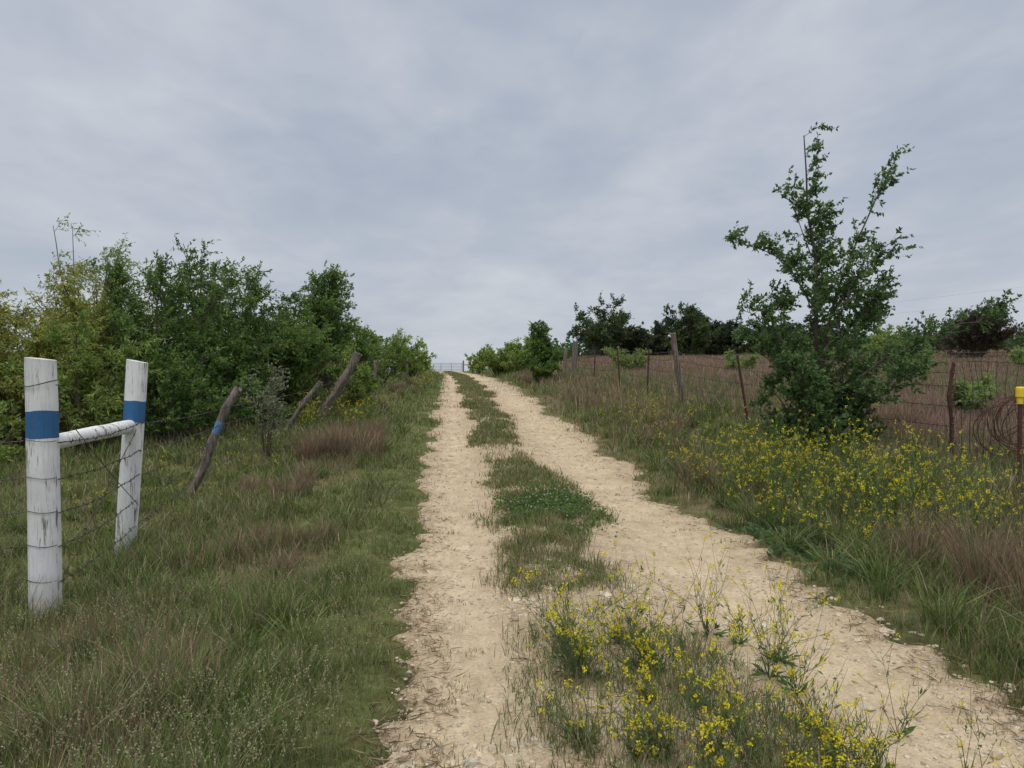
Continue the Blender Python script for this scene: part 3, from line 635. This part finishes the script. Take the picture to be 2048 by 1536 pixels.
addp(lf, [-3.34, 9.58, gz(-3.3, 9.6)-.1], [-2.68, 9.65, gz(-3.3, 9.6)+1.33], .052, .05, [M_oldwood, M_bluefade], (.97, 1.13), knot=.35, crook=.03, name='leaning_post', seed=4)
addp(lf, [-3.4, 15.0, gz(-3.4, 15)-.1], [-2.6, 15.1, gz(-3.4, 15)+1.05], .05, .045, [M_oldwood], knot=.3, crook=.02, name='leaning_post', seed=5)
addp(lf, [-3.0, 16.6, gz(-3, 16.6)-.2], [-2.05, 16.7, gz(-3, 16.6)+1.62], .10, .10, [M_oldwood], knot=.35, crook=.03, name='thick_leaning_post', seed=6)
addp(lf, [-2.6, 26, gz(-2.6, 26)-.1], [-2.6, 26, gz(-2.6, 26)+1.2], .05, .05, [M_oldwood], knot=.2, crook=.02, name='line_post', seed=7)
addp(lf, [-2.3, 40, gz(-2.3, 40)-.1], [-2.3, 40, gz(-2.3, 40)+1.3], .06, .06, [M_oldwood], knot=.2, crook=.02, name='line_post', seed=8)
g = Geo()
for i, hz in enumerate([.25, .48, .70, .92, 1.16]):
    P = [(-7.5, 3.2, gz(-7.5, 3.2)+hz*.9), (-2.735, 5.0, hz), (-2.54, 5.03, hz-.015), (-2.77+.07*hz, 6.67, hz), (-3.30+.46*hz, 9.53, gz(-3.3, 9.6)+hz*.97), (-3.35+.7*hz, 14.95, gz(-3.4, 15)+hz*.85), (-2.85+.55*hz, 16.5, gz(-3, 16.6)+hz), (-2.6, 25.94, gz(-2.6, 26)+hz*.9), (-2.3, 39.94, gz(-2.3, 40)+hz)]
    wire(g, P[:2], .003, True, .035); wire(g, P[2:], .0036, True, .03)
    a = np.linspace(-2.7, -.3, 12); tubes(g, np.stack([-2.652+.1005*np.cos(a), 5.075+.1005*np.sin(a), hz+.008*np.sin(a*2)], -1)[None], .0022, 4, np.array([.2, .2, .2]))
wire(g, [(-2.55, 5.1, .25), (-2.72, 6.68, 1.1)], .003, True, .0); wire(g, [(-2.55, 5.1, 1.35), (-2.70, 6.66, .45)], .003, False, .02)
a = np.linspace(-2.9, 0, 16); tubes(g, np.stack([-2.66+.1*np.cos(a), 5.075+.1*np.sin(a), 1.53+.02*np.cos(a*1.5)], -1)[None], .0035, 4, np.array([.2]*3))
a = np.linspace(0, 1, 10); tubes(g, np.stack([-2.56+.13*a, 5.05+.1*a, 1.52-.02*a-.18*a**2], -1)[None], .0035, 4, np.array([.2]*3))
o_ = g.build('wires', [M_wire]); bpy.context.view_layer.update(); rel(o_, lf)

rf = empty('barbed_wire_fence', (5.5, 17, gz(5.5, 17))); bpy.context.view_layer.update()
addp(rf, [5.5, 17, gz(5.5, 17)-.1], [5.22, 17, gz(5.5, 17)+1.8], .06, .065, [M_oldwood], knot=.1, crook=.008, name='wood_post', seed=11)
addp(rf, [5.75, 34, gz(5.75, 34)-.1], [5.8, 34, gz(5.75, 34)+1.75], .13, .12, [M_greywood], knot=.1, crook=.01, name='corner_post', seed=12)
addp(rf, [5.65, 36.5, gz(5.65, 36.5)-.1], [5.75, 36.5, gz(5.65, 36.5)+1.5], .10, .09, [M_greywood], knot=.1, crook=.01, name='corner_post', seed=13)
addp(rf, [5.2, 42, gz(5.2, 42)-.1], [5.2, 42, gz(5.2, 42)+1.4], .08, .07, [M_greywood], knot=.1, crook=.01, name='wood_post', seed=14)
tp = [(5.55, 20.5, 0.05, 1.35), (5.6, 24, -.1, 1.3), (5.7, 29, .05, 1.3), (5.75, 13.8, -.25, 1.35)]
for i, (x, y, l, hh) in enumerate(tp):
    g = Geo(); z = gz(x, y)
    for sx_, sy_ in ((.03, .004), (.004, .028)):
        P = np.array([[[x, y+(0 if sx_ > .01 else sy_), z-.1], [x+l, y+(0 if sx_ > .01 else sy_), z+hh]]]); tubes(g, P, max(sx_, .01)*.8, 4, np.array([.2]*3), 0, True)
    o_ = g.build('t_post', [M_rust]); bpy.context.view_layer.update(); rel(o_, rf)
g = Geo()
for hz in [.3, .6, .9, 1.2, 1.4]:
    wire(g, [(6.7, 9.4, gz(6.7, 9.4)+hz*.9), (5.75-.25*hz/1.3, 13.8, gz(5.75, 13.8)+hz*.9), (5.45-.15*hz, 17, gz(5.5, 17)+hz), (5.58, 20.5, gz(5.55, 20.5)+hz*.9), (5.55, 24, gz(5.6, 24)+hz*.9), (5.72, 29, gz(5.7, 29)+hz*.9), (5.75, 34, gz(5.75, 34)+hz), (5.2, 42, gz(5.2, 42)+hz)], .004, True, .03)
o_ = g.build('wires', [M_wire]); bpy.context.view_layer.update(); rel(o_, rf)
mf = empty('woven_wire_fence', (6.7, 9.4, gz(6.7, 9.4))); bpy.context.view_layer.update()
A0 = np.array([6.7, 9.4, gz(6.7, 9.4)]); A1 = np.array([11.5, 8.6, gz(11.5, 8.6)])
g = Geo()
def mp(u_, h_):
    p = A0*(1-u_)+A1*u_; bul = .07*math.sin(u_*17+h_*2.2)*math.sin(h_*2.1)+.03*math.sin(u_*41)
    return [p[0]+.02*math.sin(h_*9+u_*30), p[1]-bul, p[2]+.1+h_*(1.28+.05*math.sin(u_*21))]
for h_ in np.linspace(0, 1, 11): tubes(g, np.array([[mp(u_, h_) for u_ in np.linspace(0, 1, 60)]]), .005, 3, np.array([.2]*3))
for u_ in np.linspace(0, 1, 46): tubes(g, np.array([[mp(u_, h_) for h_ in np.linspace(0, 1, 11)]]), .0045, 3, np.array([.2]*3))
wire(g, [(6.7, 9.4, A0[2]+1.42), (11.5, 8.6, A1[2]+1.48)], .004, True, .05)
wire(g, [(6.7, 9.4, A0[2]+1.53), (11.5, 8.6, A1[2]+1.7)], .004, True, .03)
o_ = g.build('mesh', [M_wire]); bpy.context.view_layer.update(); rel(o_, mf)
g = Geo(); P0 = A0+np.array([0, -.03, -.2]); 
tubes(g, np.array([[P0, P0+[.0, 0, .8], P0+[-.05, 0, 1.15], P0+[.02, 0, 1.6]]]), .024, 6, np.array([.2]*3), 0, True)
tubes(g, np.array([[P0+[0, .03, 0], P0+[0, .03, 1.0], P0+[0, .03, 1.5]]]), .012, 4, np.array([.2]*3), 0, True)
for q in range(14): tubes(g, np.array([[P0+[-.02, -.025, .35+q*.085], P0+[.02, -.025, .35+q*.085]]]), .008, 4, np.array([.2]*3), 0, True)
o_ = g.build('steel_post', [M_rust]); bpy.context.view_layer.update(); rel(o_, mf)
g = Geo()
for q in range(12):
    c0 = np.array([7.35+rng.normal(0, .14), 9.0+rng.normal(0, .06), gz(7.5, 9)+.62+rng.normal(0, .07)]); a = np.linspace(0, 2*math.pi, 26); n1 = nrm(np.array([1, rng.normal(0, .3), rng.normal(0, .25)])); n2 = nrm(np.cross(n1, nrm(np.array([rng.normal(0, .3), 1, rng.normal(0, .3)])))); rr = .38*rng.uniform(.7, 1.15)
    tubes(g, (c0+rr*(np.cos(a)[:, None]*n1+np.sin(a)[:, None]*n2))[None], .005, 4, np.array([.2]*3))
g.build('rusty_wire_coil', [M_rust])
mk = empty('yellow_capped_marker_post', (6.14, 7.5, gz(6.14, 7.5))); bpy.context.view_layer.update()
zb = gz(6.14, 7.5); c0 = np.array([6.14, 7.5, 0])
def lathe(name, prof_, m, sides=16):
    g = Geo(); P = np.array([[c0+[0, 0, z_] for _, z_ in prof_]]); tubes(g, P, np.array([[r_ for r_, _ in prof_]]), sides, np.array([.5]*3), 0, True)
    o_ = g.build(name, [m], False); bpy.context.view_layer.update(); rel(o_, mk)
lathe('pipe', [(.022, zb-.2), (.022, 1.31)], M_rust); lathe('collar', [(.030, 1.26), (.032, 1.30), (.032, 1.335)], M_yellow)
lathe('cap', [(.044, 1.337), (.045, 1.42), (.042, 1.438), (.03, 1.446)], M_yellow)

gx0, gx1, gy = -2.75, 1.7, 105.; zg = float(H(0, gy))
gt = empty('metal_gate', (gx0, gy, zg)); bpy.context.view_layer.update()
g = Geo()
for i, q in enumerate([.25, .45, .66, .88, 1.1, 1.32]): tubes(g, np.array([[[gx0, gy, zg+q], [gx1, gy, zg+q]]]), .035, 8, np.array([.3]*3), 0, True)
for xx_ in np.linspace(gx0, gx1, 4): tubes(g, np.array([[[xx_, gy+.01, zg+.22], [xx_, gy+.01, zg+1.35]]]), .04, 8, np.array([.3]*3), 0, True)
o_ = g.build('gate_bars', [M_gate]); bpy.context.view_layer.update(); rel(o_, gt)
for i, xx_ in enumerate([gx0-.2, gx1+.2]): addp(gt, [xx_, gy, zg-.2], [xx_, gy, zg+1.7], .11, .1, [M_greywood], name='gate_post', seed=20+i)
for i, xx_ in enumerate([gx0-2.2, gx1+2.2]): addp(gt, [xx_, gy, zg-.2], [xx_, gy, zg+1.5], .09, .09, [M_greywood], name='brace_post', seed=24+i)
for i, (a_, b_) in enumerate([(gx0-2.2, gx0-.2), (gx1+.2, gx1+2.2)]): addp(gt, [a_, gy, zg+1.1], [b_, gy, zg+1.1], .06, .06, [M_greywood], name='brace_rail', seed=28+i)

pl = empty('power_line', (50, 146, 3)); bpy.context.view_layer.update()
pa = (50, 146); pb = (64, 54)
addp(pl, [pa[0], pa[1], 0], [pa[0], pa[1], 12.5], .16, .12, [M_greywood], name='far_pole', seed=31)
addp(pl, [pb[0], pb[1], gz(*pb)-.3], [pb[0], pb[1], 11], .16, .12, [M_greywood], name='near_pole', seed=32)
g = Geo()
for dz in (0, -1.5): wire(g, [(pa[0], pa[1], 12.4+dz), (pb[0], pb[1], 10.9+dz), (pb[0]+14, pb[1]-90, 11+dz)], .006, False, .7, 4, 30)
o_ = g.build('cables', [M_line]); bpy.context.view_layer.update(); rel(o_, pl)

# ------------------------------------------------------------------ sky & light
w = bpy.data.worlds.new('World'); sc.world = w; w.use_nodes = True; nt = w.node_tree
bg = nt.nodes['Background']
sky = N_(nt, 'ShaderNodeTexSky', sky_type='NISHITA'); sky.sun_disc = False
el, rot = math.radians(68), math.radians(200); sky.sun_elevation = el; sky.sun_rotation = rot
tc = N_(nt, 'ShaderNodeTexCoord'); sp = N_(nt, 'ShaderNodeSeparateXYZ'); nt.links.new(tc.outputs['Generated'], sp.inputs[0])
def M(op, a, b_=None, c=None):
    n = N_(nt, 'ShaderNodeMath', operation=op)
    for i, v in enumerate((a, b_, c)):
        if v is None: continue
        if isinstance(v, (int, float)): n.inputs[i].default_value = v
        else: nt.links.new(v, n.inputs[i])
    return n.outputs[0]
zc = M('ADD', M('MAXIMUM', sp.outputs[2], 0.), .16)
cb = N_(nt, 'ShaderNodeCombineXYZ'); nt.links.new(M('DIVIDE', sp.outputs[0], zc), cb.inputs[0]); nt.links.new(M('DIVIDE', sp.outputs[1], zc), cb.inputs[1])
big = noise(nt, .85, 2, .45, mapping(nt, cb.outputs[0], (1.15, .85, 1), (0, 0, .5)), .3); mid = noise(nt, 3.0, 4, .5, mapping(nt, cb.outputs[0], (1.25, .8, 1), (0, 0, .3)), .3); sm = noise(nt, 8, 3, .5, mapping(nt, cb.outputs[0], (1.2, 1., 1)), .3)
v = M('ADD', M('ADD', M('MULTIPLY', big, .62), M('MULTIPLY', mid, .29)), M('MULTIPLY', sm, .09))
cl_c = ramp(nt, v, [(.37, (.385, .44, .54)), (.46, (.435, .485, .575)), (.54, (.51, .55, .625)), (.64, (.60, .63, .685))])
hz_ = ramp(nt, sp.outputs[2], [(.0, (1, 1, 1)), (.30, (0, 0, 0))])
cl2 = mixc(nt, cl_c, (.60, .63, .665), M('MULTIPLY', hz_, .5))
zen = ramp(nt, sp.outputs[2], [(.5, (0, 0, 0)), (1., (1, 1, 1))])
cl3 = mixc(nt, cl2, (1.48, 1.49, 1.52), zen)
skm = mixc(nt, sky.outputs[0], (.1, .1, .1), 1., 'MULTIPLY')
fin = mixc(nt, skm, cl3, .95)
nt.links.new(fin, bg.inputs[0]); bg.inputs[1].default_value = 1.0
ld = bpy.data.lights.new('sun', 'SUN'); ld.energy = 1.45; ld.angle = math.radians(35); ld.color = (1, .965, .91)
so = bpy.data.objects.new('sun', ld); sc.collection.objects.link(so)
dirv = Vector((math.sin(rot)*math.cos(el), math.cos(rot)*math.cos(el), math.sin(el)))
so.rotation_euler = dirv.to_track_quat('Z', 'Y').to_euler(); so.location = (0, 0, 30)

cd = bpy.data.cameras.new('camera'); cam = bpy.data.objects.new('camera', cd); sc.collection.objects.link(cam)
cam.location = (0, 0, 1.6); cam.rotation_euler = (math.radians(90-.89), 0, -TH)
cd.sensor_width = 36; cd.lens = 26.0; cd.clip_end = 6000; cd.clip_start = .05
sc.camera = cam
